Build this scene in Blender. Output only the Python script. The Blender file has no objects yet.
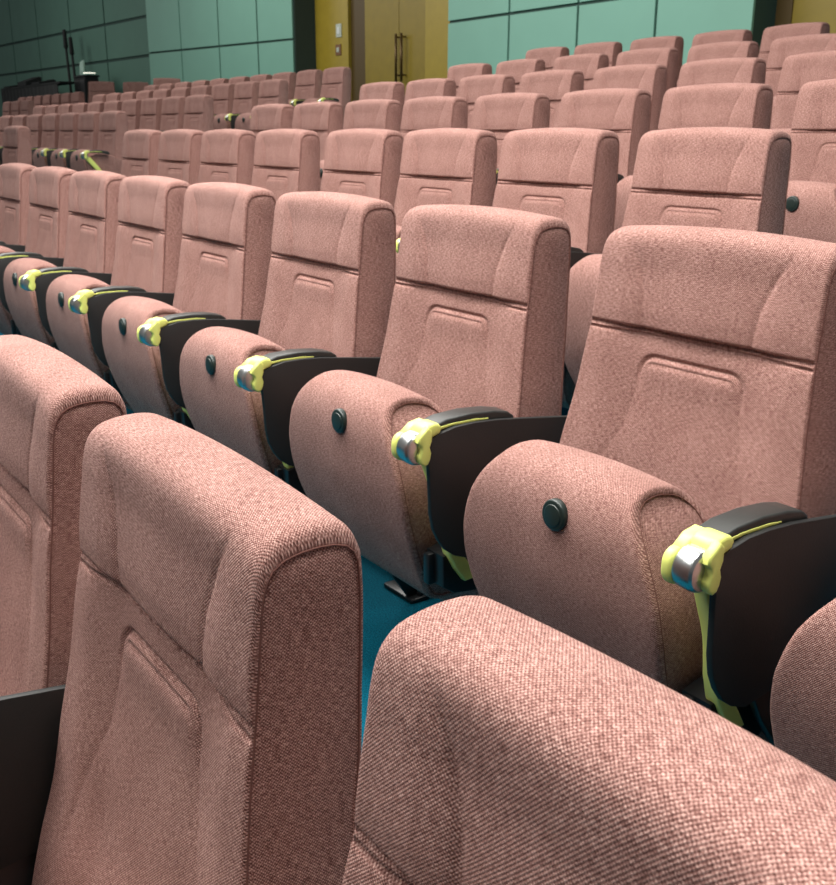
import bpy, bmesh, math
from mathutils import Vector, Matrix
C = bpy.context.scene.collection
D = bpy.data

# ------------------------------------------------------------------ helpers
def lerp_tab(tab, t):
    if t <= tab[0][0]: return tab[0][1]
    for (a, fa), (b, fb) in zip(tab, tab[1:]):
        if t <= b: return fa + (fb - fa) * (t - a) / (b - a)
    return tab[-1][1]
def sm(a, b, t):
    t = max(0.0, min(1.0, (t - a) / (b - a)))
    return t * t * (3 - 2 * t)
def gauss(d, s): return math.exp(-(d / s) ** 2)

def catmull(pts, step):
    """Resample an open polyline as a smooth curve with the given (callable) step."""
    out = []
    n = len(pts)
    for i in range(n - 1):
        p0 = pts[max(i - 1, 0)]; p1 = pts[i]; p2 = pts[i + 1]; p3 = pts[min(i + 2, n - 1)]
        L = math.dist(p1, p2)
        m = max(1, int(math.ceil(L / step((p1[1] + p2[1]) / 2))))
        for j in range(m):
            t = j / m
            q = []
            for c in range(2):
                a, b, cc, d = p0[c], p1[c], p2[c], p3[c]
                q.append(0.5 * ((2 * b) + (-a + cc) * t + (2 * a - 5 * b + 4 * cc - d) * t * t + (-a + 3 * b - 3 * cc + d) * t ** 3))
            out.append(tuple(q))
    out.append(pts[-1])
    return out

def obj(name, me, parent=None, loc=None):
    o = D.objects.new(name, me); C.objects.link(o)
    if parent: o.parent = parent
    if loc: o.location = loc
    return o

def mesh_from(name, bm, mats, smooth=True, autosmooth=None):
    me = D.meshes.new(name)
    bmesh.ops.recalc_face_normals(bm, faces=bm.faces)
    for f in bm.faces: f.smooth = smooth
    if autosmooth is not None:
        for e in bm.edges:
            if len(e.link_faces) == 2 and e.calc_face_angle(0) > autosmooth: e.smooth = False
    bm.to_mesh(me); bm.free()
    for m in (mats if isinstance(mats, (list, tuple)) else [mats]): me.materials.append(m)
    return me

def bm_box(bm, lo, hi, bev=0.0, seg=2):
    r = bmesh.ops.create_cube(bm, size=1.0)
    vs = r['verts']
    for v in vs:
        v.co = Vector([lo[i] + (v.co[i] + .5) * (hi[i] - lo[i]) for i in range(3)])
    if bev > 0:
        es = list({e for v in vs for e in v.link_edges})
        bmesh.ops.bevel(bm, geom=es, offset=bev, segments=seg, affect='EDGES', profile=.5)

def bm_prism(bm, poly, x0, x1, bev=0.0, seg=2):
    """poly in (y,z) pushed from x0 to x1."""
    a = [bm.verts.new((x0, y, z)) for y, z in poly]
    b = [bm.verts.new((x1, y, z)) for y, z in poly]
    fs = [bm.faces.new(a), bm.faces.new(list(reversed(b)))]
    n = len(poly)
    for i in range(n):
        fs.append(bm.faces.new((a[i], b[i], b[(i + 1) % n], a[(i + 1) % n])))
    bmesh.ops.recalc_face_normals(bm, faces=fs)
    if bev > 0:
        es = list({e for f in fs[:2] for e in f.edges})
        bmesh.ops.bevel(bm, geom=es, offset=bev, segments=seg, affect='EDGES', profile=.5, clamp_overlap=True)

def bm_cyl(bm, p0, p1, r0, r1=None, seg=24, bev=0.0):
    r1 = r0 if r1 is None else r1
    p0, p1 = Vector(p0), Vector(p1); d = p1 - p0
    M = Matrix.Translation((p0 + p1) / 2) @ d.to_track_quat('Z', 'Y').to_matrix().to_4x4()
    r = bmesh.ops.create_cone(bm, cap_ends=True, segments=seg, radius1=r0, radius2=r1, depth=d.length, matrix=M)
    if bev > 0:
        es = list({e for v in r['verts'] for e in v.link_edges if len(e.link_faces) == 2 and e.calc_face_angle(0) > 1.0})
        bmesh.ops.bevel(bm, geom=es, offset=bev, segments=3, affect='EDGES', profile=.5)

def bm_tube(bm, pts, r, seg=6, closed=False):
    n = len(pts); rings = []
    P = [Vector(p) for p in pts]
    up = Vector((1, 0, 0))
    for i in range(n):
        t = (P[(i + 1) % n] - P[i - 1]) if closed else (P[min(i + 1, n - 1)] - P[max(i - 1, 0)])
        t.normalize()
        a = up - up.dot(t) * t
        if a.length < 1e-4: a = Vector((0, 1, 0))
        a.normalize(); b = t.cross(a)
        rings.append([bm.verts.new(P[i] + r * (math.cos(k * 2 * math.pi / seg) * a + math.sin(k * 2 * math.pi / seg) * b)) for k in range(seg)])
    for i in range(n if closed else n - 1):
        A, B = rings[i], rings[(i + 1) % n]
        for k in range(seg):
            bm.faces.new((A[k], A[(k + 1) % seg], B[(k + 1) % seg], B[k]))
    if not closed:
        bm.faces.new(rings[0]); bm.faces.new(list(reversed(rings[-1])))

# ------------------------------------------------------------------ materials
def new_mat(name):
    m = D.materials.new(name); m.use_nodes = True
    nt = m.node_tree; b = nt.nodes['Principled BSDF']
    return m, nt, b
def simple(name, col, rough=.5, metal=0.0, spec=None, noise=0.0, nscale=40, bump=0.0):
    m, nt, b = new_mat(name)
    b.inputs['Base Color'].default_value = (*col, 1)
    b.inputs['Roughness'].default_value = rough
    b.inputs['Metallic'].default_value = metal
    if spec is not None: b.inputs['Specular IOR Level'].default_value = spec
    if noise or bump:
        tc = nt.nodes.new('ShaderNodeTexCoord')
        n = nt.nodes.new('ShaderNodeTexNoise'); n.inputs['Scale'].default_value = nscale; n.inputs['Detail'].default_value = 4
        nt.links.new(tc.outputs['Object'], n.inputs['Vector'])
        if noise:
            r = nt.nodes.new('ShaderNodeMix'); r.data_type = 'RGBA'
            r.inputs[6].default_value = (*[c * (1 - noise) for c in col], 1)
            r.inputs[7].default_value = (*[min(1, c * (1 + noise)) for c in col], 1)
            nt.links.new(n.outputs['Fac'], r.inputs[0]); nt.links.new(r.outputs[2], b.inputs['Base Color'])
        if bump:
            bp = nt.nodes.new('ShaderNodeBump'); bp.inputs['Strength'].default_value = bump; bp.inputs['Distance'].default_value = .001
            nt.links.new(n.outputs['Fac'], bp.inputs['Height']); nt.links.new(bp.outputs['Normal'], b.inputs['Normal'])
    return m

def fabric_mat(name, dark, mid, light, pitch=.0030):
    m, nt, b = new_mat(name)
    N = nt.nodes; L = nt.links
    uv = N.new('ShaderNodeUVMap'); uv.uv_map = 'weave'
    sep = N.new('ShaderNodeSeparateXYZ'); L.new(uv.outputs['UV'], sep.inputs[0])
    def math_(op, a, b_=None):
        n = N.new('ShaderNodeMath'); n.operation = op
        for i, v in enumerate((a, b_)):
            if v is None: continue
            if isinstance(v, (int, float)): n.inputs[i].default_value = v
            else: L.new(v, n.inputs[i])
        return n.outputs[0]
    def noise(su, sv, det=2):
        cb = N.new('ShaderNodeCombineXYZ')
        L.new(math_('MULTIPLY', sep.outputs[0], su), cb.inputs[0]); L.new(math_('MULTIPLY', sep.outputs[1], sv), cb.inputs[1])
        n = N.new('ShaderNodeTexNoise'); n.noise_dimensions = '2D'; n.inputs['Scale'].default_value = 1; n.inputs['Detail'].default_value = det
        L.new(cb.outputs[0], n.inputs['Vector']); return n.outputs['Fac']
    su = math_('SINE', math_('MULTIPLY', sep.outputs[0], 2 * math.pi / pitch))
    sv = math_('SINE', math_('MULTIPLY', sep.outputs[1], 2 * math.pi / pitch))
    weave = math_('MULTIPLY', su, sv)
    n1 = noise(130, 900); n2 = noise(900, 130); n3 = noise(1100, 1100, 1); n4 = noise(14, 14, 3)
    f = math_('ADD', math_('MULTIPLY', math_('SUBTRACT', n1, .5), .95), math_('MULTIPLY', math_('SUBTRACT', n2, .5), .55))
    f = math_('ADD', f, math_('MULTIPLY', math_('SUBTRACT', n3, .5), .95))
    f = math_('ADD', f, math_('MULTIPLY', math_('SUBTRACT', n4, .5), .18))
    f = math_('ADD', f, math_('MULTIPLY', weave, .34))
    f = math_('ADD', f, .5)
    ramp = N.new('ShaderNodeValToRGB')
    e = ramp.color_ramp.elements
    e[0].position = .08; e[0].color = (*dark, 1); e[1].position = .95; e[1].color = (*light, 1)
    x = e.new(.5); x.color = (*mid, 1)
    L.new(f, ramp.inputs[0]); L.new(ramp.outputs[0], b.inputs['Base Color'])
    h = math_('ADD', weave, math_('MULTIPLY', math_('ADD', n1, n2), .7))
    bp = N.new('ShaderNodeBump'); bp.inputs['Strength'].default_value = .5; bp.inputs['Distance'].default_value = .0005
    L.new(h, bp.inputs['Height']); L.new(bp.outputs['Normal'], b.inputs['Normal'])
    b.inputs['Roughness'].default_value = .92
    b.inputs['Specular IOR Level'].default_value = .18
    b.inputs['Sheen Weight'].default_value = .06
    b.inputs['Sheen Roughness'].default_value = .5
    b.inputs['Sheen Tint'].default_value = (1, .85, .8, 1)
    return m

FAB = fabric_mat('pink_woven_fabric', (.085, .031, .025), (.268, .129, .109), (.66, .415, .36))
CORD = simple('dark_pink_cord', (.17, .07, .056), .9)
BLACK = simple('black_plastic', (.010, .011, .011), .55, noise=.3, nscale=300, bump=.15)
PAD = simple('black_arm_pad', (.022, .026, .025), .38)
STEEL = simple('black_steel', (.008, .009, .010), .35)
LIME = simple('lime_green_plastic', (.72, .78, .20), .38)
SILVER = simple('brushed_silver', (.55, .57, .57), .28, metal=1.0)
BUTTON = simple('dark_green_button', (.012, .022, .019), .35)

# ------------------------------------------------------------------ seat meshes
def loft(prof, hw, crown, inset_r, disp, dx, name, centre=None):
    """Upholstered body: closed (y,z) profile swept across x, rounded edges, flat side panels."""
    n = len(prof)
    nrm = []
    for i in range(n):
        a = prof[i - 1]; b = prof[(i + 1) % n]
        ty, tz = b[0] - a[0], b[1] - a[1]; l = math.hypot(ty, tz) or 1
        nrm.append((tz / l, -ty / l))           # candidate outward normal
    area = sum(prof[i][0] * prof[(i + 1) % n][1] - prof[(i + 1) % n][0] * prof[i][1] for i in range(n))
    sgn = 1 if area > 0 else -1
    vlen = [0]
    for i in range(1, n + 1): vlen.append(vlen[-1] + math.dist(prof[i - 1], prof[i % n]))
    W = hw(prof[0][1]) if centre is None else centre
    m = int(2 * .21 / dx); edge = 5
    cols = []
    rr = inset_r / .21
    for j in range(edge): cols.append(-1 + rr * (1 - math.cos(j / edge * math.pi / 2)))
    inner0 = -1 + rr
    for j in range(m + 1): cols.append(inner0 + (-2 * inner0) * j / m)
    for j in reversed(range(edge)): cols.append(1 - rr * (1 - math.cos(j / edge * math.pi / 2)))
    bm = bmesh.new(); uvl = bm.loops.layers.uv.new('weave')
    rings = []; info = {}
    for ci, s in enumerate(cols):
        ring = []
        q = max(0, (abs(s) - (1 - rr)) / rr)
        ins = inset_r * (1 - math.sqrt(max(0, 1 - q * q)))
        for i, (y, z) in enumerate(prof):
            w = hw(z)
            x = s * w
            dy, dz = -sgn * -nrm[i][0], -sgn * -nrm[i][1]
            ny, nz = sgn * nrm[i][0], sgn * nrm[i][1]
            yy = y - ny * ins; zz = z - nz * ins
            zz += crown(x, z)
            if ny < -.35: yy -= disp(x, z) * min(1, (-ny - .35) / .3) * (1 - q)
            v = bm.verts.new((x, yy, zz)); ring.append(v); info[v] = (x, vlen[i])
        rings.append(ring)
    def face(vs, uvs=None):
        f = bm.faces.new(vs)
        for k, lp in enumerate(f.loops):
            lp[uvl].uv = uvs[k] if uvs else info[lp.vert]
        return f
    for a, b in zip(rings, rings[1:]):
        for i in range(n):
            k = (i + 1) % n
            va, vb = vlen[i], vlen[i + 1]
            face((a[i], b[i], b[k], a[k]), ((info[a[i]][0], va), (info[b[i]][0], va), (info[b[k]][0], vb), (info[a[k]][0], vb)))
    # side panels: small valley, then a lightly padded panel
    edgeloops = []
    for ring, sx in ((rings[0], -1), (rings[-1], 1)):
        cur = ring
        for off, bul in ((.002, -.0018), (.0055, .0004), ):
            new = []
            for i in range(n):
                ny, nz = sgn * nrm[i][0], sgn * nrm[i][1]
                c = ring[i].co
                new.append(bm.verts.new((c.x + sx * bul, c.y - ny * off, c.z - nz * off)))
            for i in range(n):
                k = (i + 1) % n
                vs = (cur[i], new[i], new[k], cur[k])
                face(vs, [(v.co.y + .011, v.co.z) for v in vs])
            cur = new
        i0 = min(range(n), key=lambda i: cur[i].co.z); i1 = max(range(n), key=lambda i: cur[i].co.z)
        ca = [cur[(i0 + k) % n] for k in range((i1 - i0) % n + 1)]
        cb = [cur[(i0 - k) % n] for k in range((i0 - i1) % n + 1)]
        ia = ib = 0
        while ia < len(ca) - 1 or ib < len(cb) - 1:
            if ib >= len(cb) - 1 or (ia < len(ca) - 1 and ca[ia + 1].co.z <= cb[ib + 1].co.z):
                vs = (ca[ia], ca[ia + 1], cb[ib]); ia += 1
            else:
                vs = (ca[ia], cb[ib + 1], cb[ib]); ib += 1
            if len(set(vs)) == 3: face(vs, [(v.co.y + .011, v.co.z) for v in vs])
        edgeloops.append([tuple(v.co) for v in ring])
    me = mesh_from(name, bm, FAB)
    return me, edgeloops

def dedupe(p, eps=1e-4):
    out = []
    for q in p:
        if not out or math.dist(out[-1], q) > eps: out.append(q)
    if math.dist(out[0], out[-1]) < eps: out.pop()
    return out

# backrest ----------------------------------------------------------------
front = [(-.050, .165), (-.086, .195), (-.109, .245), (-.114, .29), (-.103, .37), (-.083, .45), (-.062, .52), (-.045, .61), (-.032, .68),
         (-.022, .75), (-.012, .81), (-.004, .88), (-.001, .91), (.004, .932), (.014, .945), (.030, .951), (.052, .953), (.072, .951), (.086, .944), (.0925, .930)]
rear = [(.0925, .930), (.094, .90), (.092, .84), (.086, .75), (.074, .66), (.063, .58), (.050, .45), (.040, .30), (.028, .19), (.0, .155), (-.03, .153), (-.050, .165)]
def st_front(z):
    if .90 < z: return .005
    if .785 < z < .822 or .745 < z < .782: return .0017
    if .72 < z < .9: return .0035
    if z > .5: return .007
    return .012
bprof = dedupe(catmull(front, st_front) + catmull(rear, lambda z: .02))
BHW = [(.15, .205), (.2, .226), (.27, .238), (.37, .240), (.5, .239), (.6, .231), (.7, .217), (.8, .208), (.9, .205), (1.0, .203)]
def b_crown(x, z):
    w = sm(.84, .95, z)
    R = .016; a = abs(x) - (.205 - R)
    d = (R - math.sqrt(max(0, R * R - min(a, R * .97) ** 2))) if a > 0 else 0
    return w * (.009 * (1 - (x / .2) ** 2) - d)
CRE = [(.80, .100), (.86, .108), (.90, .124), (.93, .145), (.96, .170)]
FLA = [(.45, .185), (.50, .168), (.57, .148), (.64, .114), (.70, .100), (.74, .096)]
def b_disp(x, z):
    ax = abs(x); d = 0
    seam = .804
    if z > seam:
        c = lerp_tab(CRE, z)
        k = 1 - sm(.885, .955, z)
        d -= .0065 * (1 - sm(c - .015, c + .045, ax)) * k
        d -= .0030 * gauss(ax - c, .0042) * k
        d += .0022 * sm(seam, seam + .03, z) * (1 - sm(.84, .93, z))
        d += .003 * math.cos(min(1, ax / c) * math.pi / 2) * k
    else:
        d -= .002 * sm(seam - .03, seam - .002, z)
        bol = -.014 * (1 - sm(.095, .185, ax))
        d += bol * sm(.25, .4, z)
    d -= .0050 * gauss(z - seam, .0030)
    d -= .0045 * gauss(z - (seam - .0095), .0022)
    # arched lumbar seam
    top, hw_, r = .763, .096, .026
    if z < top + .03:
        if z > top - r:
            if ax < hw_ - r: dist = z - top
            else: dist = math.hypot(ax - (hw_ - r), z - (top - r)) - r
            fade = 1
        else:
            dist = (ax - lerp_tab(FLA, z)) * .9
            fade = .28 + .72 * sm(.70, .745, z)
            fade *= sm(.30, .42, z)
        d -= .0048 * gauss(dist, .0034) * fade
        d -= .0028 * gauss(dist + .0105, .0024) * fade
        d += .0032 * sm(.002, -.014, dist) * fade
    return d
def b_loft():
    return loft(bprof, lambda z: lerp_tab(BHW, z), b_crown, .0045, b_disp, .0042, 'backrest')
me_back, bl = b_loft()
def piping(loops, name, r=.0010, keep=None):
    out = []
    for i, lp in enumerate(loops):
        bm = bmesh.new()
        P = [(x, y, z) for x, y, z in lp]
        Q = []
        for p in P:
            if not Q or math.dist(Q[-1], p) > .008: Q.append(p)
        bm_tube(bm, Q, r, 6, closed=True)
        out.append(mesh_from(name, bm, CORD))
    return out
me_bpipe = piping(bl, 'piping')

# seat cushion, tipped up ---------------------------------------------------
cf = [(-.150, .262), (-.182, .265), (-.204, .282), (-.236, .345), (-.264, .42), (-.280, .49), (-.285, .56), (-.282, .595), (-.274, .617), (-.258, .635), (-.236, .645),
      (-.205, .646), (-.172, .638), (-.150, .620), (-.142, .59)]
cr = [(-.142, .59), (-.144, .50), (-.133, .40), (-.122, .31), (-.120, .278), (-.128, .266), (-.138, .262), (-.150, .262)]
cprof = dedupe(catmull(cf, lambda z: .012) + catmull(cr, lambda z: .016))
CHW = [(.28, .178), (.33, .190), (.40, .202), (.46, .205), (.51, .200), (.545, .190), (.575, .178), (.600, .164), (.620, .149), (.635, .137), (.66, .126)]
def c_crown(x, z): return sm(.5, .66, z) * (.010 * (1 - (x / .15) ** 2))
def c_disp(x, z): return .006 * (1 - (x / .2) ** 2) * sm(.28, .4, z)
me_cush, cl = loft(cprof, lambda z: lerp_tab(CHW, z), c_crown, .010, c_disp, .012, 'seat_cushion')
me_cpipe = piping(cl, 'piping', .0009)

bm = bmesh.new()
ax = Vector((0, -1, .03)).normalized(); c0 = Vector((.020, -.284, .592))
bm_cyl(bm, c0, c0 + ax * .012, .0235, .0225, 32, .003)
bm_cyl(bm, c0 + ax * .0105, c0 + ax * .0135, .0165, .0155, 32, .001)
me_button = mesh_from('button', bm, BUTTON, autosmooth=.6)

# armrest (all at x = seat pitch / 2) ---------------------------------------
AX = .28
bm = bmesh.new()
top = [(-.285, .633), (-.28, .644), (-.25, .652), (-.20, .6545), (-.15, .651), (-.12, .645), (-.108, .637), (-.104, .628), (-.110, .620), (-.14, .627), (-.22, .634), (-.28, .632)]
bm_prism(bm, top, AX - .036, AX + .006, .007, 4)
me_pad = mesh_from('armrest', bm, PAD, autosmooth=.7)
# lime end bracket: two cheeks, a bridge over the top
bm = bmesh.new()
def rrect(y0, y1, z0, z1, r, k=5):
    out = []
    for cy, cz, a0 in ((y1 - r, z1 - r, 0), (y0 + r, z1 - r, 90), (y0 + r, z0 + r, 180), (y1 - r, z0 + r, 270)):
        for i in range(k + 1):
            a = math.radians(a0 + 90 * i / k); out.append((cy + r * math.cos(a), cz + r * math.sin(a)))
    return out
bm_prism(bm, rrect(-.334, -.282, .586, .634, .019), AX - .036, AX - .020, .005, 4)          # left cheek
rc = [(-.306, .643), (-.316, .635), (-.318, .626), (-.312, .620), (-.311, .612), (-.315, .604), (-.314, .592), (-.305, .585), (-.298, .588), (-.294, .596),
      (-.292, .606), (-.295, .616), (-.291, .626), (-.291, .643), (-.299, .650)]
bm_prism(bm, rc, AX + .008, AX + .022, .0035, 3)                                            # right cheek
br = [(-.308, .630), (-.305, .643), (-.297, .650), (-.284, .653), (-.274, .651), (-.268, .644), (-.272, .635), (-.290, .629)]
bm_prism(bm, br, AX - .020, AX + .018, .005, 3)                                             # bridge
bm_prism(bm, [(-.318, .618), (-.316, .634), (-.300, .647), (-.280, .651), (-.272, .644), (-.285, .626)], AX - .036, AX - .015, .005, 3)
me_bracket = mesh_from('end_bracket', bm, LIME, autosmooth=.8)
bm = bmesh.new()
bm_prism(bm, [(-.285, .640), (-.24, .6445), (-.19, .6445), (-.165, .6415), (-.165, .6395), (-.19, .6405), (-.24, .6405), (-.285, .635)], AX + .002, AX + .0075, .0008, 2)
me_strip = mesh_from('trim_strip', bm, LIME, autosmooth=.6)
bm = bmesh.new()
bm_cyl(bm, (AX - .021, -.3080, .6120), (AX + .011, -.3080, .6110), .0275, None, 40, .008)
me_cap = mesh_from('end_cap', bm, SILVER, autosmooth=.5)
# side panel
pan = [(-.2975, .624), (-.275, .6335), (-.24, .6405), (-.20, .6415), (-.15, .6385), (-.095, .632), (0, .620), (.055, .611), (.052, .52), (.035, .44), (.0, .425), (-.06, .424), (-.11, .418), (-.165, .408), (-.21, .402),
       (-.238, .413), (-.258, .428), (-.272, .447), (-.283, .47), (-.289, .50), (-.291, .54), (-.2935, .58)]
bm = bmesh.new(); bm_prism(bm, pan, AX + .007, AX + .017, .002, 2)
me_panel = mesh_from('side_panel', bm, BLACK, autosmooth=.6)
# fabric-covered end panel on the aisle
bm = bmesh.new()
bm_prism(bm, [(-.29, .56), (-.27, .60), (-.20, .625), (-.08, .615), (.03, .57), (.06, .52), (.05, .40), (.0, .33), (-.12, .32), (-.21, .36), (-.27, .44)], AX - .060, AX - .036, .008, 3)
ul = bm.loops.layers.uv.new('weave')
for f in bm.faces:
    for lp in f.loops: lp[ul].uv = (lp.vert.co.y, lp.vert.co.z)
me_endpanel = mesh_from('side_panel', bm, FAB, autosmooth=.8)
# lime support post
post = [(-.285, .600), (-.274, .566), (-.263, .537), (-.254, .515), (-.246, .49), (-.242, .47), (-.238, .436), (-.228, .40), (-.212, .37), (-.192, .343),
        (-.165, .345), (-.18, .37), (-.20, .40), (-.21, .45), (-.22, .50), (-.235, .54), (-.25, .58), (-.258, .60)]
bm = bmesh.new(); bm_prism(bm, post, AX - .034, AX - .010, .004, 3)
me_post = mesh_from('support_post', bm, LIME, autosmooth=.8)
bm = bmesh.new(); bm_prism(bm, [(-.305, .600), (-.29, .575), (-.22, .50), (-.15, .40), (-.11, .34), (-.085, .36), (-.13, .43), (-.20, .53), (-.26, .60)], AX - .034, AX - .008, .004, 3)
me_strut = mesh_from('support_post', bm, LIME, autosmooth=.8)
# black steel leg and foot plate
bm = bmesh.new()
bm_prism(bm, [(-.20, .43), (.03, .43), (.05, .30), (.13, .012), (.08, .012), (-.02, .16), (-.10, .28), (-.16, .36)], AX - .004, AX + .010, .003, 2)
me_leg = mesh_from('leg', bm, STEEL, autosmooth=.6)
bm = bmesh.new()
bm_box(bm, (AX - .095, .075, .0), (AX + .030, .150, .012), .004)
bm_cyl(bm, (AX - .07, .11, .010), (AX - .07, .11, .020), .009, seg=6)
bm_cyl(bm, (AX + .015, .11, .010), (AX + .015, .11, .020), .009, seg=6)
me_foot = mesh_from('foot_plate', bm, STEEL, autosmooth=.6)
bm = bmesh.new()
bm_prism(bm, [(-.232, .395), (-.175, .405), (-.10, .385), (-.08, .34), (-.12, .305), (-.205, .318), (-.230, .335)], .212, AX - .018, .004, 2)
bm_box(bm, (.216, -.243, .332), (.235, -.2, .392), .005)
me_hinge = mesh_from('hinge_bracket', bm, STEEL, autosmooth=.6)
bm = bmesh.new()
bm_box(bm, (-.235, -.055, .305), (.262, -.005, .345), .004)
me_bar = mesh_from('seat_frame', bm, STEEL, autosmooth=.6)

# ------------------------------------------------------------------ seat object
def seat_proto():
    r = D.objects.new('theater_seat', None); C.objects.link(r); r.empty_display_size = .1
    b = obj('backrest', me_back, r)
    for m_ in me_bpipe: obj('piping', m_, b)
    c = obj('seat_cushion', me_cush, r); obj('button', me_button, c)['label'] = 'round dark button'
    for m_ in me_cpipe: obj('piping', m_, c)
    a = obj('armrest', me_pad, r); a['label'] = 'black padded armrest'
    obj('end_bracket', me_bracket, a)['label'] = 'lime green bracket'
    obj('end_cap', me_cap, a)['label'] = 'silver cap'; obj('trim_strip', me_strip, a)['label'] = 'lime green strip'
    obj('side_panel', me_panel, r)['label'] = 'black side panel'
    obj('support_post', me_post, r)['label'] = 'lime green post'
    l = obj('leg', me_leg, r); obj('foot_plate', me_foot, l)
    obj('hinge_bracket', me_hinge, r); obj('seat_frame', me_bar, r)
    return r
proto = seat_proto(); used = [False]
ARM = ('armrest', 'side_panel', 'support_post', 'leg', 'hinge_bracket')
def kids(o): return [c for c in o.children]
def copy_child(ch, parent):
    c = ch.copy(); C.objects.link(c); c.parent = parent
    for g in kids(ch):
        d = g.copy(); C.objects.link(d); d.parent = c
    return c
PK = None
def place(x, y, z, label, group, arm_dx=0.0, end_right=False, end_left=False, rot=0.0):
    global PK
    if PK is None: PK = kids(proto)
    if not used[0]:
        used[0] = True; r = proto; ch = PK
    else:
        r = proto.copy(); C.objects.link(r)
        ch = [copy_child(k, r) for k in PK]
    r.location = (x, y, z); r.rotation_euler = (0, 0, rot)
    r['label'] = label; r['category'] = 'seat'; r['group'] = group
    for c in ch:
        nm = c.name.split('.')[0]
        if nm in ('armrest', 'side_panel', 'support_post', 'leg'): c.location.x = arm_dx
        if end_right and nm == 'side_panel': c.data = me_endpanel; c['label'] = 'pink fabric end panel'
        if end_right and nm == 'support_post': c.data = me_strut
    if abs(x - 17.138) < .001:
        for c in ch:
            if c.name.split('.')[0] == 'seat_cushion':
                Rm = Matrix.Rotation(math.radians(35), 4, 'X'); pv = Vector((0, -.12, .30))
                c.rotation_euler = Rm.to_euler(); c.location = pv - Rm @ pv
    if end_left:
        for c in list(ch):
            nm = c.name.split('.')[0]
            if nm in ('armrest', 'side_panel', 'support_post', 'leg'):
                e = copy_child(c, r); e.location.x = -.56
    return r

ORD = ['', 'first', 'second', 'third', 'fourth', 'fifth', 'sixth', 'seventh', 'eighth', 'ninth', 'tenth']
ROWY = [-.898, 0.0, .889, 1.779, 2.668, 3.557, 4.447]
ROWZ = [-.147, 0.0, .154, .310, .469, .630, .794]
CENTRAL = {
 0: [17.700, 17.138, 16.610],
 1: [17.575, 17.003, 16.429, 15.867, 15.297, 14.742, 14.194, 13.647, 13.087],
 2: [16.247, 15.687, 15.147, 14.613, 13.999, 13.419, 12.877, 12.329],
 3: [16.101, 15.535, 14.991, 14.425, 13.857, 13.303, 12.727, 12.173],
 4: [15.393, 14.839, 14.281, 13.711, 13.157, 12.603, 12.051],
 5: [14.670, 14.124, 13.574, 13.014, 12.428, 11.866],
 6: [13.949, 13.397, 12.839, 12.271, 11.717]}
ROWNAME = ['nearest row', 'second nearest row', 'third nearest row', 'fourth nearest row', 'fifth nearest row', 'sixth nearest row', 'row before the teal wall']
def look(i, n): return 'rightmost' if i == 0 else ('leftmost' if i == n - 1 else ORD[i + 1] + ' from the right')
for r, xs in CENTRAL.items():
    for i, x in enumerate(xs):
        dx = ((xs[i - 1] + x) / 2 - x - .28) if i else 0.0
        if r == 1: dx = [0, 0, .006, -.016, -.004, -.01, -.005, 0, 0][i]
        place(x, ROWY[r], ROWZ[r] + (.007 if (r, i) == (0, 0) else 0), 'pink theatre seat, %s, %s' % (look(i, len(xs)), ROWNAME[r]),
              'pink seats in the central block', dx, end_left=(r >= 2 and i == len(xs) - 1))
LEFT = {2: (9.75, .87, .185, 1, .56), 3: (9.46, 1.725, .311, 7, .555), 4: (9.14, 2.63, .466, 10, .55), 5: (9.03, 3.44, .627, 10, .545), 6: (8.68, 4.35, .787, 10, .56)}
LROW = {2: '', 3: 'front row', 4: 'second row', 5: 'third row', 6: 'fourth row'}
for r, (x0, y, z, n, pp) in LEFT.items():
    for i in range(n):
        w = 'at its aisle end' if i == 0 else '%s from its aisle end' % ORD[i + 1]
        lab = 'small pink seat %s, %s beyond the aisle' % (w, LROW[r])
        if n == 1: lab = 'single pink seat cut by the left edge, in front of the block beyond the aisle'
        place(x0 - pp * i, y, z, lab, 'pink seats left of the aisle', end_right=(i == 0), end_left=(i == n - 1 and n > 1))
FAR = {5: (.87, 3.36, .63, 3), 6: (.26, 4.36, .794, 7)}
for r, (x0, y, z, n) in FAR.items():
    for i in range(n):
        w = 'at its aisle end' if i == 0 else '%s from its aisle end' % ORD[i + 1]
        place(x0 - .56 * i, y, z, 'tiny pink seat, %s, %s row of the far left block' % (w, 'front' if r == 5 else 'back'),
              'pink seats in the far left block', end_right=(i == 0))
for i, (x, y, z, w) in enumerate([(.66, 4.68, .955, 'nearest the black cabinet'), (.90, 5.18, .955, 'second from the black cabinet'), (2.40, 5.12, .955, 'furthest from the black cabinet')]):
    place(x, y, z, 'pink seat turned sideways under the teal wall, %s' % w, 'sideways seats below the teal wall', rot=1.15)

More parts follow.
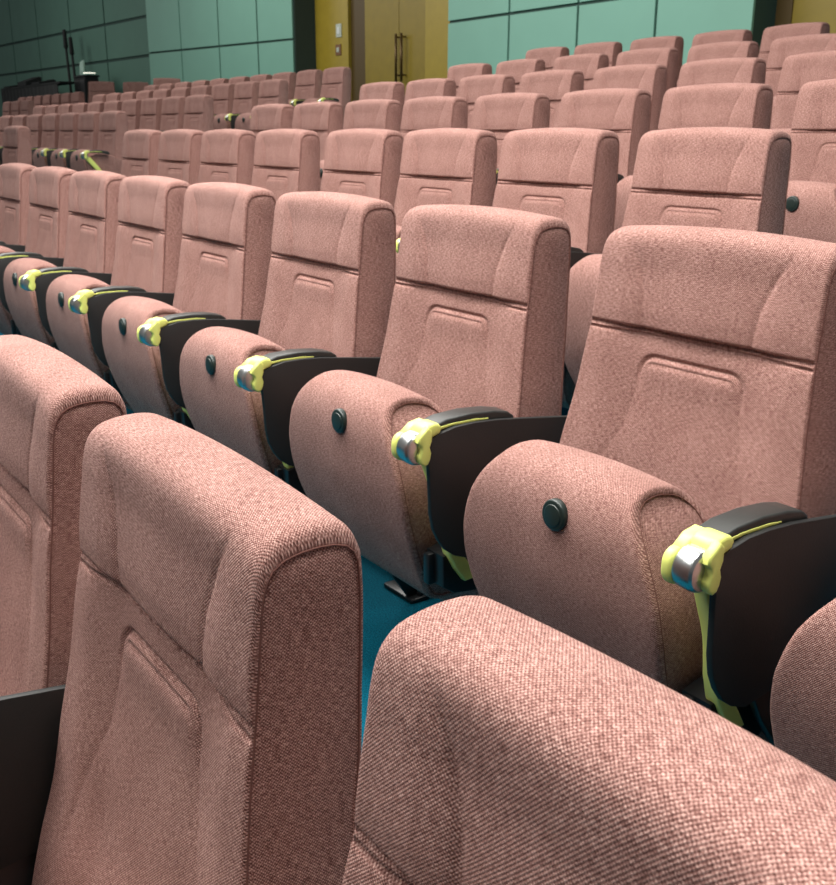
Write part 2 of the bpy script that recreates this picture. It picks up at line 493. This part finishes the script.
# ------------------------------------------------------------------ setting
def tagk(o, kind='structure'): o['kind'] = kind; return o
def carpet_mat():
    m, nt, b = new_mat('teal_carpet')
    N = nt.nodes; L = nt.links
    tc = N.new('ShaderNodeTexCoord')
    n = N.new('ShaderNodeTexNoise'); n.inputs['Scale'].default_value = 260; n.inputs['Detail'].default_value = 3
    n2 = N.new('ShaderNodeTexNoise'); n2.inputs['Scale'].default_value = 6
    L.new(tc.outputs['Object'], n.inputs['Vector']); L.new(tc.outputs['Object'], n2.inputs['Vector'])
    r = N.new('ShaderNodeValToRGB'); r.color_ramp.elements[0].position = .3; r.color_ramp.elements[1].position = .7
    r.color_ramp.elements[0].color = (.0008, .045, .072, 1); r.color_ramp.elements[1].color = (.002, .14, .215, 1)
    L.new(n.outputs['Fac'], r.inputs[0]); L.new(r.outputs[0], b.inputs['Base Color'])
    bp = N.new('ShaderNodeBump'); bp.inputs['Strength'].default_value = .7; bp.inputs['Distance'].default_value = .003
    L.new(n.outputs['Fac'], bp.inputs['Height']); L.new(bp.outputs['Normal'], b.inputs['Normal'])
    b.inputs['Roughness'].default_value = .95; b.inputs['Specular IOR Level'].default_value = .1
    return m
CARPET = carpet_mat()
bm = bmesh.new()
ys = [-6.0] + [y + .175 for y in ROWY[:-1]] + [4.605]
zs = ROWZ + [.955]
poly = [(-6.0, -.5)]
poly.append((-6.0, ROWZ[0]))
for i, yr in enumerate(ys[1:]):
    poly.append((yr, zs[i])); poly.append((yr, zs[i + 1]))
poly += [(9.0, .955), (9.0, -.5)]
bm_prism(bm, poly, -16, 22)
tagk(obj('floor', mesh_from('floor', bm, CARPET, smooth=False)))

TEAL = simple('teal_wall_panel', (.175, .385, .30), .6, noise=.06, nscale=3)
GAP = simple('dark_panel_gap', (.03, .07, .058), .8)
DARK = simple('dark_grey_green_wall', (.030, .052, .044), .8, noise=.1, nscale=4)
OCHRE = simple('olive_yellow_wood', (.23, .165, .012), .45, noise=.18, nscale=7)
OCHRE2 = simple('lighter_olive_yellow_wood', (.32, .235, .022), .45, noise=.15, nscale=7)
OCHRE3 = simple('dark_brown_olive_frame', (.075, .045, .008), .5)
def panel_wall(name, P0, P1, seams, zlines, z0, z1, mat, thick=.25, t=.025, gapm=GAP, gapw=.03):
    """Panelled wall from P0 to P1 (front face towards -Y); seams as fractions along it."""
    P0, P1 = Vector((*P0, 0)), Vector((*P1, 0)); d = P1 - P0; Ln = d.length; d.normalize()
    nback = Vector((-d.y, d.x, 0))
    bm = bmesh.new()
    M = Matrix(((d.x, nback.x, 0, P0.x), (d.y, nback.y, 0, P0.y), (0, 0, 1, 0), (0, 0, 0, 1)))
    a = len(bm.verts); bm_box(bm, (0, t, z0), (Ln, thick, z1))
    nf = len(bm.faces)
    us = [0] + [s * Ln for s in seams] + [Ln]; zl = [z0] + list(zlines) + [z1]
    for u0, u1 in zip(us, us[1:]):
        for a0, a1 in zip(zl, zl[1:]):
            bm_box(bm, (u0 + (gapw / 2 if u0 > 0 else 0), 0, a0 + gapw / 2), (u1 - (gapw / 2 if u1 < Ln else 0), t + .003, a1 - gapw / 2), .002, 1)
    bm.faces.ensure_lookup_table()
    for i, f in enumerate(bm.faces): f.material_index = 0 if i >= nf else 1
    bmesh.ops.transform(bm, matrix=M, verts=bm.verts)
    return tagk(obj(name, mesh_from(name, bm, [mat, gapm], smooth=False)))
panel_wall('wall_back', (8.42, 6.0), (12.47, 6.0), [.257, .506, .748], [2.29], .95, 4.2, TEAL, thick=.30)
panel_wall('wall_back_left', (.92, 5.44), (4.68, 6.09), [.256, .531, .787], [2.37], .95, 4.2, TEAL, thick=.40)
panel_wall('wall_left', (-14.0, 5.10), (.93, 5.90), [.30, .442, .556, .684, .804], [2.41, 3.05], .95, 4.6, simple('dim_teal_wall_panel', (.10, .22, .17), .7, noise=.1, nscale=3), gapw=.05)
bm = bmesh.new(); bm_box(bm, (4.45, 6.12, .95), (4.70, 6.6, 4.2)); tagk(obj('wall_return', mesh_from('wall_return', bm, DARK, smooth=False)))
bm = bmesh.new(); bm_box(bm, (12.30, 6.04, .95), (12.466, 6.45, 4.2)); tagk(obj('wall_return', mesh_from('wall_return', bm, DARK, smooth=False)))
# door bay between the teal walls
bm = bmesh.new(); bm_box(bm, (4.70, 6.45, .95), (5.58, 6.6, 4.2), .004); tagk(obj('trim_1', mesh_from('trim', bm, OCHRE2, smooth=False)))
bm = bmesh.new(); bm_box(bm, (5.58, 6.50, .95), (5.96, 6.6, 4.2)); tagk(obj('trim_2', mesh_from('trim', bm, OCHRE3, smooth=False)))
bm = bmesh.new(); bm_box(bm, (7.39, 6.43, .95), (9.2, 6.6, 4.2), .004); tagk(obj('trim_3', mesh_from('trim', bm, OCHRE2, smooth=False)))
door = D.objects.new('door_1', None); C.objects.link(door); door.location = (6.67, 6.5, .955); tagk(door)
def box_part(name, lo, hi, mat, parent, bev=.003):
    bm = bmesh.new(); o = parent.location if parent else (0, 0, 0)
    bm_box(bm, [lo[i] - o[i] for i in range(3)], [hi[i] - o[i] for i in range(3)], bev)
    return obj(name, mesh_from(name, bm, mat, smooth=False), parent)
l1 = box_part('door_leaf', (5.97, 6.47, .965), (6.765, 6.54, 4.19), OCHRE, door)
l2 = box_part('door_leaf', (6.775, 6.47, .965), (7.38, 6.54, 4.19), OCHRE, door)
for leaf, hx in ((l1, 6.795), (l2, 6.915)):
    bm = bmesh.new(); o = Vector(door.location)
    def q(p): return Vector(p) - o
    bm_cyl(bm, q((hx, 6.405, 1.74)), q((hx, 6.405, 2.31)), .016, seg=14)
    for zz in (1.82, 2.27): bm_cyl(bm, q((hx, 6.405, zz)), q((hx, 6.475, zz)), .010, seg=10)
    h = obj('handle', mesh_from('handle', bm, simple('brown_handle_metal', (.10, .06, .02), .35, metal=.6)), leaf); h['label'] = 'long vertical pull handle'
sw = D.objects.new('wall_switch', None); C.objects.link(sw); sw.location = (5.35, 6.45, 2.45)
sw['label'] = 'small white switch plate on the yellow wood beside the double door'; sw['category'] = 'switch'
PLATE = simple('pale_plate', (.45, .50, .42), .4)
box_part('plate', (5.28, 6.437, 2.37), (5.42, 6.45, 2.54), PLATE, sw); box_part('rocker', (5.32, 6.430, 2.41), (5.38, 6.438, 2.50), simple('white_rocker', (.65, .7, .68), .3), sw)
sw = D.objects.new('wall_switch', None); C.objects.link(sw); sw.location = (5.33, 6.45, 2.22)
sw['label'] = 'small brown lock plate below the white switch plate'; sw['category'] = 'lock plate'
box_part('plate', (5.26, 6.437, 2.14), (5.40, 6.45, 2.28), simple('brown_plate', (.17, .08, .03), .4), sw); box_part('rocker', (5.30, 6.430, 2.18), (5.36, 6.438, 2.24), PLATE, sw)
# second bay at the right
bm = bmesh.new(); bm_box(bm, (12.47, 6.30, .95), (12.62, 6.45, 4.2)); tagk(obj('trim_4', mesh_from('trim', bm, OCHRE3, smooth=False)))
d2 = D.objects.new('door_2', None); C.objects.link(d2); d2.location = (13.3, 6.35, .955); tagk(d2)
box_part('door_leaf', (12.62, 6.31, .965), (14.2, 6.4, 4.19), OCHRE, d2)

# control desk at the far left ----------------------------------------------
MATB = simple('matt_black', (.006, .008, .008), .7)
def thing(name, label, cat, loc):
    o = D.objects.new(name, None); C.objects.link(o); o.location = loc; o['label'] = label; o['category'] = cat; return o
F = .955
k = thing('equipment_cabinet', 'black equipment cabinet beside the far left seats, with a bright lamp on top', 'cabinet', (-1.58, 5.18, F))
box_part('body', (-1.88, 5.05, F), (-1.28, 5.30, 2.08), MATB, k, .01); box_part('top', (-1.90, 5.03, 2.08), (-1.26, 5.32, 2.11), MATB, k, .006)
for x in (-1.87, -1.57): box_part('door', (x, 5.035, F + .08), (x + .28, 5.051, 2.03), STEEL, k)
lp = thing('desk_lamp', 'flat glowing white lamp on top of the black cabinet', 'lamp', (-1.40, 5.18, 2.11))
def emis(name, col, s):
    m, nt, b = new_mat(name); b.inputs['Base Color'].default_value = (*col, 1)
    b.inputs['Emission Color'].default_value = (*col, 1); b.inputs['Emission Strength'].default_value = s; return m
bm = bmesh.new(); bm_cyl(bm, (0, 0, 0), (0, 0,   .03), .14, .135, 40, .008); bm.verts.ensure_lookup_table()
obj('base', mesh_from('base', bm, simple('pale_green_shell', (.35, .6, .5), .4), autosmooth=.6), lp)
bm = bmesh.new(); bm_cyl(bm, (0, 0, .028), (0, 0, .045), .115, .105, 40, .008)
obj('diffuser', mesh_from('diffuser', bm, emis('lamp_glow', (1, .97, .82), 1.6), autosmooth=.6), lp)
mo = thing('monitor', 'small pale screen leaning on top of the black cabinet', 'monitor', (-1.76, 5.16, 2.11))
bm = bmesh.new(); bm_box(bm, (-.11, -.015, .03), (.11, .015, .27), .008); o_ = obj('screen_panel', mesh_from('screen_panel', bm, simple('pale_green_plastic', (.42, .62, .52), .4), smooth=False), mo); o_.rotation_euler = (-.12, -.15, 0)
bm = bmesh.new(); bm_box(bm, (-.07, -.06, 0), (.07, .06, .02), .006); bm_box(bm, (-.015, -.01, .015), (.015, .02, .08), .003)
obj('stand', mesh_from('stand', bm, MATB, smooth=False), mo)
for i, (xb, xt, zt, lab) in enumerate(((-3.06, -3.21, 3.0, 'tall thin black stand left of the other one, in front of the dim wall'), (-2.68, -2.88, 2.84, 'shorter thin black stand beside the black cabinet'))):
    s = thing('microphone_stand', lab, 'stand', (xb, 5.35, F))
    bm = bmesh.new(); bm_cyl(bm, (0, 0, .03), ((xt - xb), 0, zt - F), .032, .022, 12); obj('pole', mesh_from('pole', bm, MATB), s)
    bm = bmesh.new(); bm_cyl(bm, (0, 0, 0), (0, 0, .03), .05, .045, 24); obj('base', mesh_from('base', bm, MATB, autosmooth=.6), s)
    bm = bmesh.new(); bm_cyl(bm, ((xt - xb) * .85, 0, (zt - F) * .85), ((xt - xb), 0, (zt - F) + .03), .045, .036, 12, .01); obj('head', mesh_from('head', bm, MATB), s)
t = thing('desk', 'long black draped desk behind the far left seats', 'desk', (-4.6, 4.95, F))
box_part('top', (-6.3, 4.80, 1.98), (-2.0, 5.10, 2.02), MATB, t, .006)
bm = bmesh.new()
n = 90; pts = [(-1.65 + 4.2 * i / n, -.16 + .018 * math.sin(i * 1.1)) for i in range(n + 1)]
lo = [bm.verts.new((x, y, .02)) for x, y in pts]; hi = [bm.verts.new((x, y, 1.02)) for x, y in pts]
lo2 = [bm.verts.new((x, y + .012, .02)) for x, y in pts]; hi2 = [bm.verts.new((x, y + .012, 1.02)) for x, y in pts]
for i in range(n):
    bm.faces.new((lo[i], lo[i + 1], hi[i + 1], hi[i])); bm.faces.new((lo2[i + 1], lo2[i], hi2[i], hi2[i + 1]))
    bm.faces.new((hi[i], hi[i + 1], hi2[i + 1], hi2[i])); bm.faces.new((lo2[i], lo2[i + 1], lo[i + 1], lo[i]))
obj('drape', mesh_from('drape', bm, MATB), t)
for i, (x, w, h) in enumerate(((-5.75, .5, .07), (-4.55, .62, .17), (-3.55, .55, .08))):
    e = thing('mixing_console', ('low black console at the left end of the black desk', 'taller black console in the middle of the black desk', 'low black console on the black desk next to the thin stands')[i], 'console', (x, 4.95, 2.02))
    bm = bmesh.new(); bm_prism(bm, [(-.16, 0), (.17, 0), (.17, h), (.10, h), (-.16, h * .45)], -w / 2, w / 2, .01, 2); obj('body', mesh_from('body', bm, MATB, smooth=False), e)
    bm = bmesh.new()
    for j in range(6): bm_cyl(bm, (-w * .4 + w * .16 * j, .13, h), (-w * .4 + w * .16 * j, .13, h + .012), .014, seg=10)
    obj('knobs', mesh_from('knobs', bm, STEEL), e)

# ------------------------------------------------------------------ light
def area(name, loc, sx, sy, e, col=(1, .97, .92), tgt=None):
    l = D.lights.new(name, 'AREA'); l.shape = 'RECTANGLE'; l.size = sx; l.size_y = sy; l.energy = e; l.color = col
    o = D.objects.new(name, l); C.objects.link(o); o.location = loc
    if tgt: o.rotation_euler = (Vector(tgt) - Vector(loc)).to_track_quat('-Z', 'Y').to_euler()
    return o
area('ceiling_light_front', (15.2, -1.5, 3.3), 4.0, .9, 150, tgt=(16.6, -.4, .6))
area('ceiling_light_overhead', (16.6, -.65, 3.4), 3.5, .8, 190)
area('ceiling_light_mid', (11.8, -.2, 4.0), 6.0, 1.0, 125, tgt=(14.0, 2.2, .8))
area('ceiling_light_mid_overhead', (14.2, 1.9, 4.0), 6.0, .9, 115)
area('ceiling_light_back', (11.3, 2.3, 4.4), 6.0, 1.0, 125, tgt=(12.8, 4.4, 1.5))
area('ceiling_light_side', (5.4, .6, 4.4), 5.0, 1.0, 170, tgt=(7.8, 3.0, 1.0))
area('ceiling_light_side_back', (5.0, 3.7, 4.4), 4.0, .8, 55, tgt=(5.5, 4.8, 0))
area('ceiling_light_far', (-2.5, 1.2, 4.4), 3.0, 1.0, 75, tgt=(-1, 3.5, 1))
w = D.worlds.new('World'); bpy.context.scene.world = w; w.use_nodes = True
w.node_tree.nodes['Background'].inputs[0].default_value = (1.0, .98, .96, 1)
w.node_tree.nodes['Background'].inputs[1].default_value = .20

# ------------------------------------------------------------------ camera
f, pitch, yaw, roll = 996.24, -.2993, .9506, .0053
cam = D.cameras.new('camera'); cam.sensor_fit = 'HORIZONTAL'; cam.sensor_width = 36; cam.lens = f / 836 * 36
cam.clip_start = .02; cam.clip_end = 100
cam.dof.use_dof = True; cam.dof.focus_distance = 1.05; cam.dof.aperture_fstop = 22
co = D.objects.new('camera', cam); C.objects.link(co); co.location = (17.9587, -1.1923, 1.0925)
Fv = Vector((-math.sin(yaw) * math.cos(pitch), math.cos(yaw) * math.cos(pitch), math.sin(pitch)))
Rt = Vector((math.cos(yaw), math.sin(yaw), 0)); U = Rt.cross(Fv)
R2 = Rt * math.cos(roll) + U * math.sin(roll); U2 = -Rt * math.sin(roll) + U * math.cos(roll)
M = Matrix((R2, U2, -Fv)).transposed().to_4x4(); M.translation = co.location
co.matrix_world = M
sc = bpy.context.scene
sc.camera = co
sc.view_settings.view_transform = 'Standard'; sc.view_settings.look = 'None'
sc.view_settings.exposure = -0.1; sc.view_settings.gamma = 1.0
sc.view_settings.use_curve_mapping = False
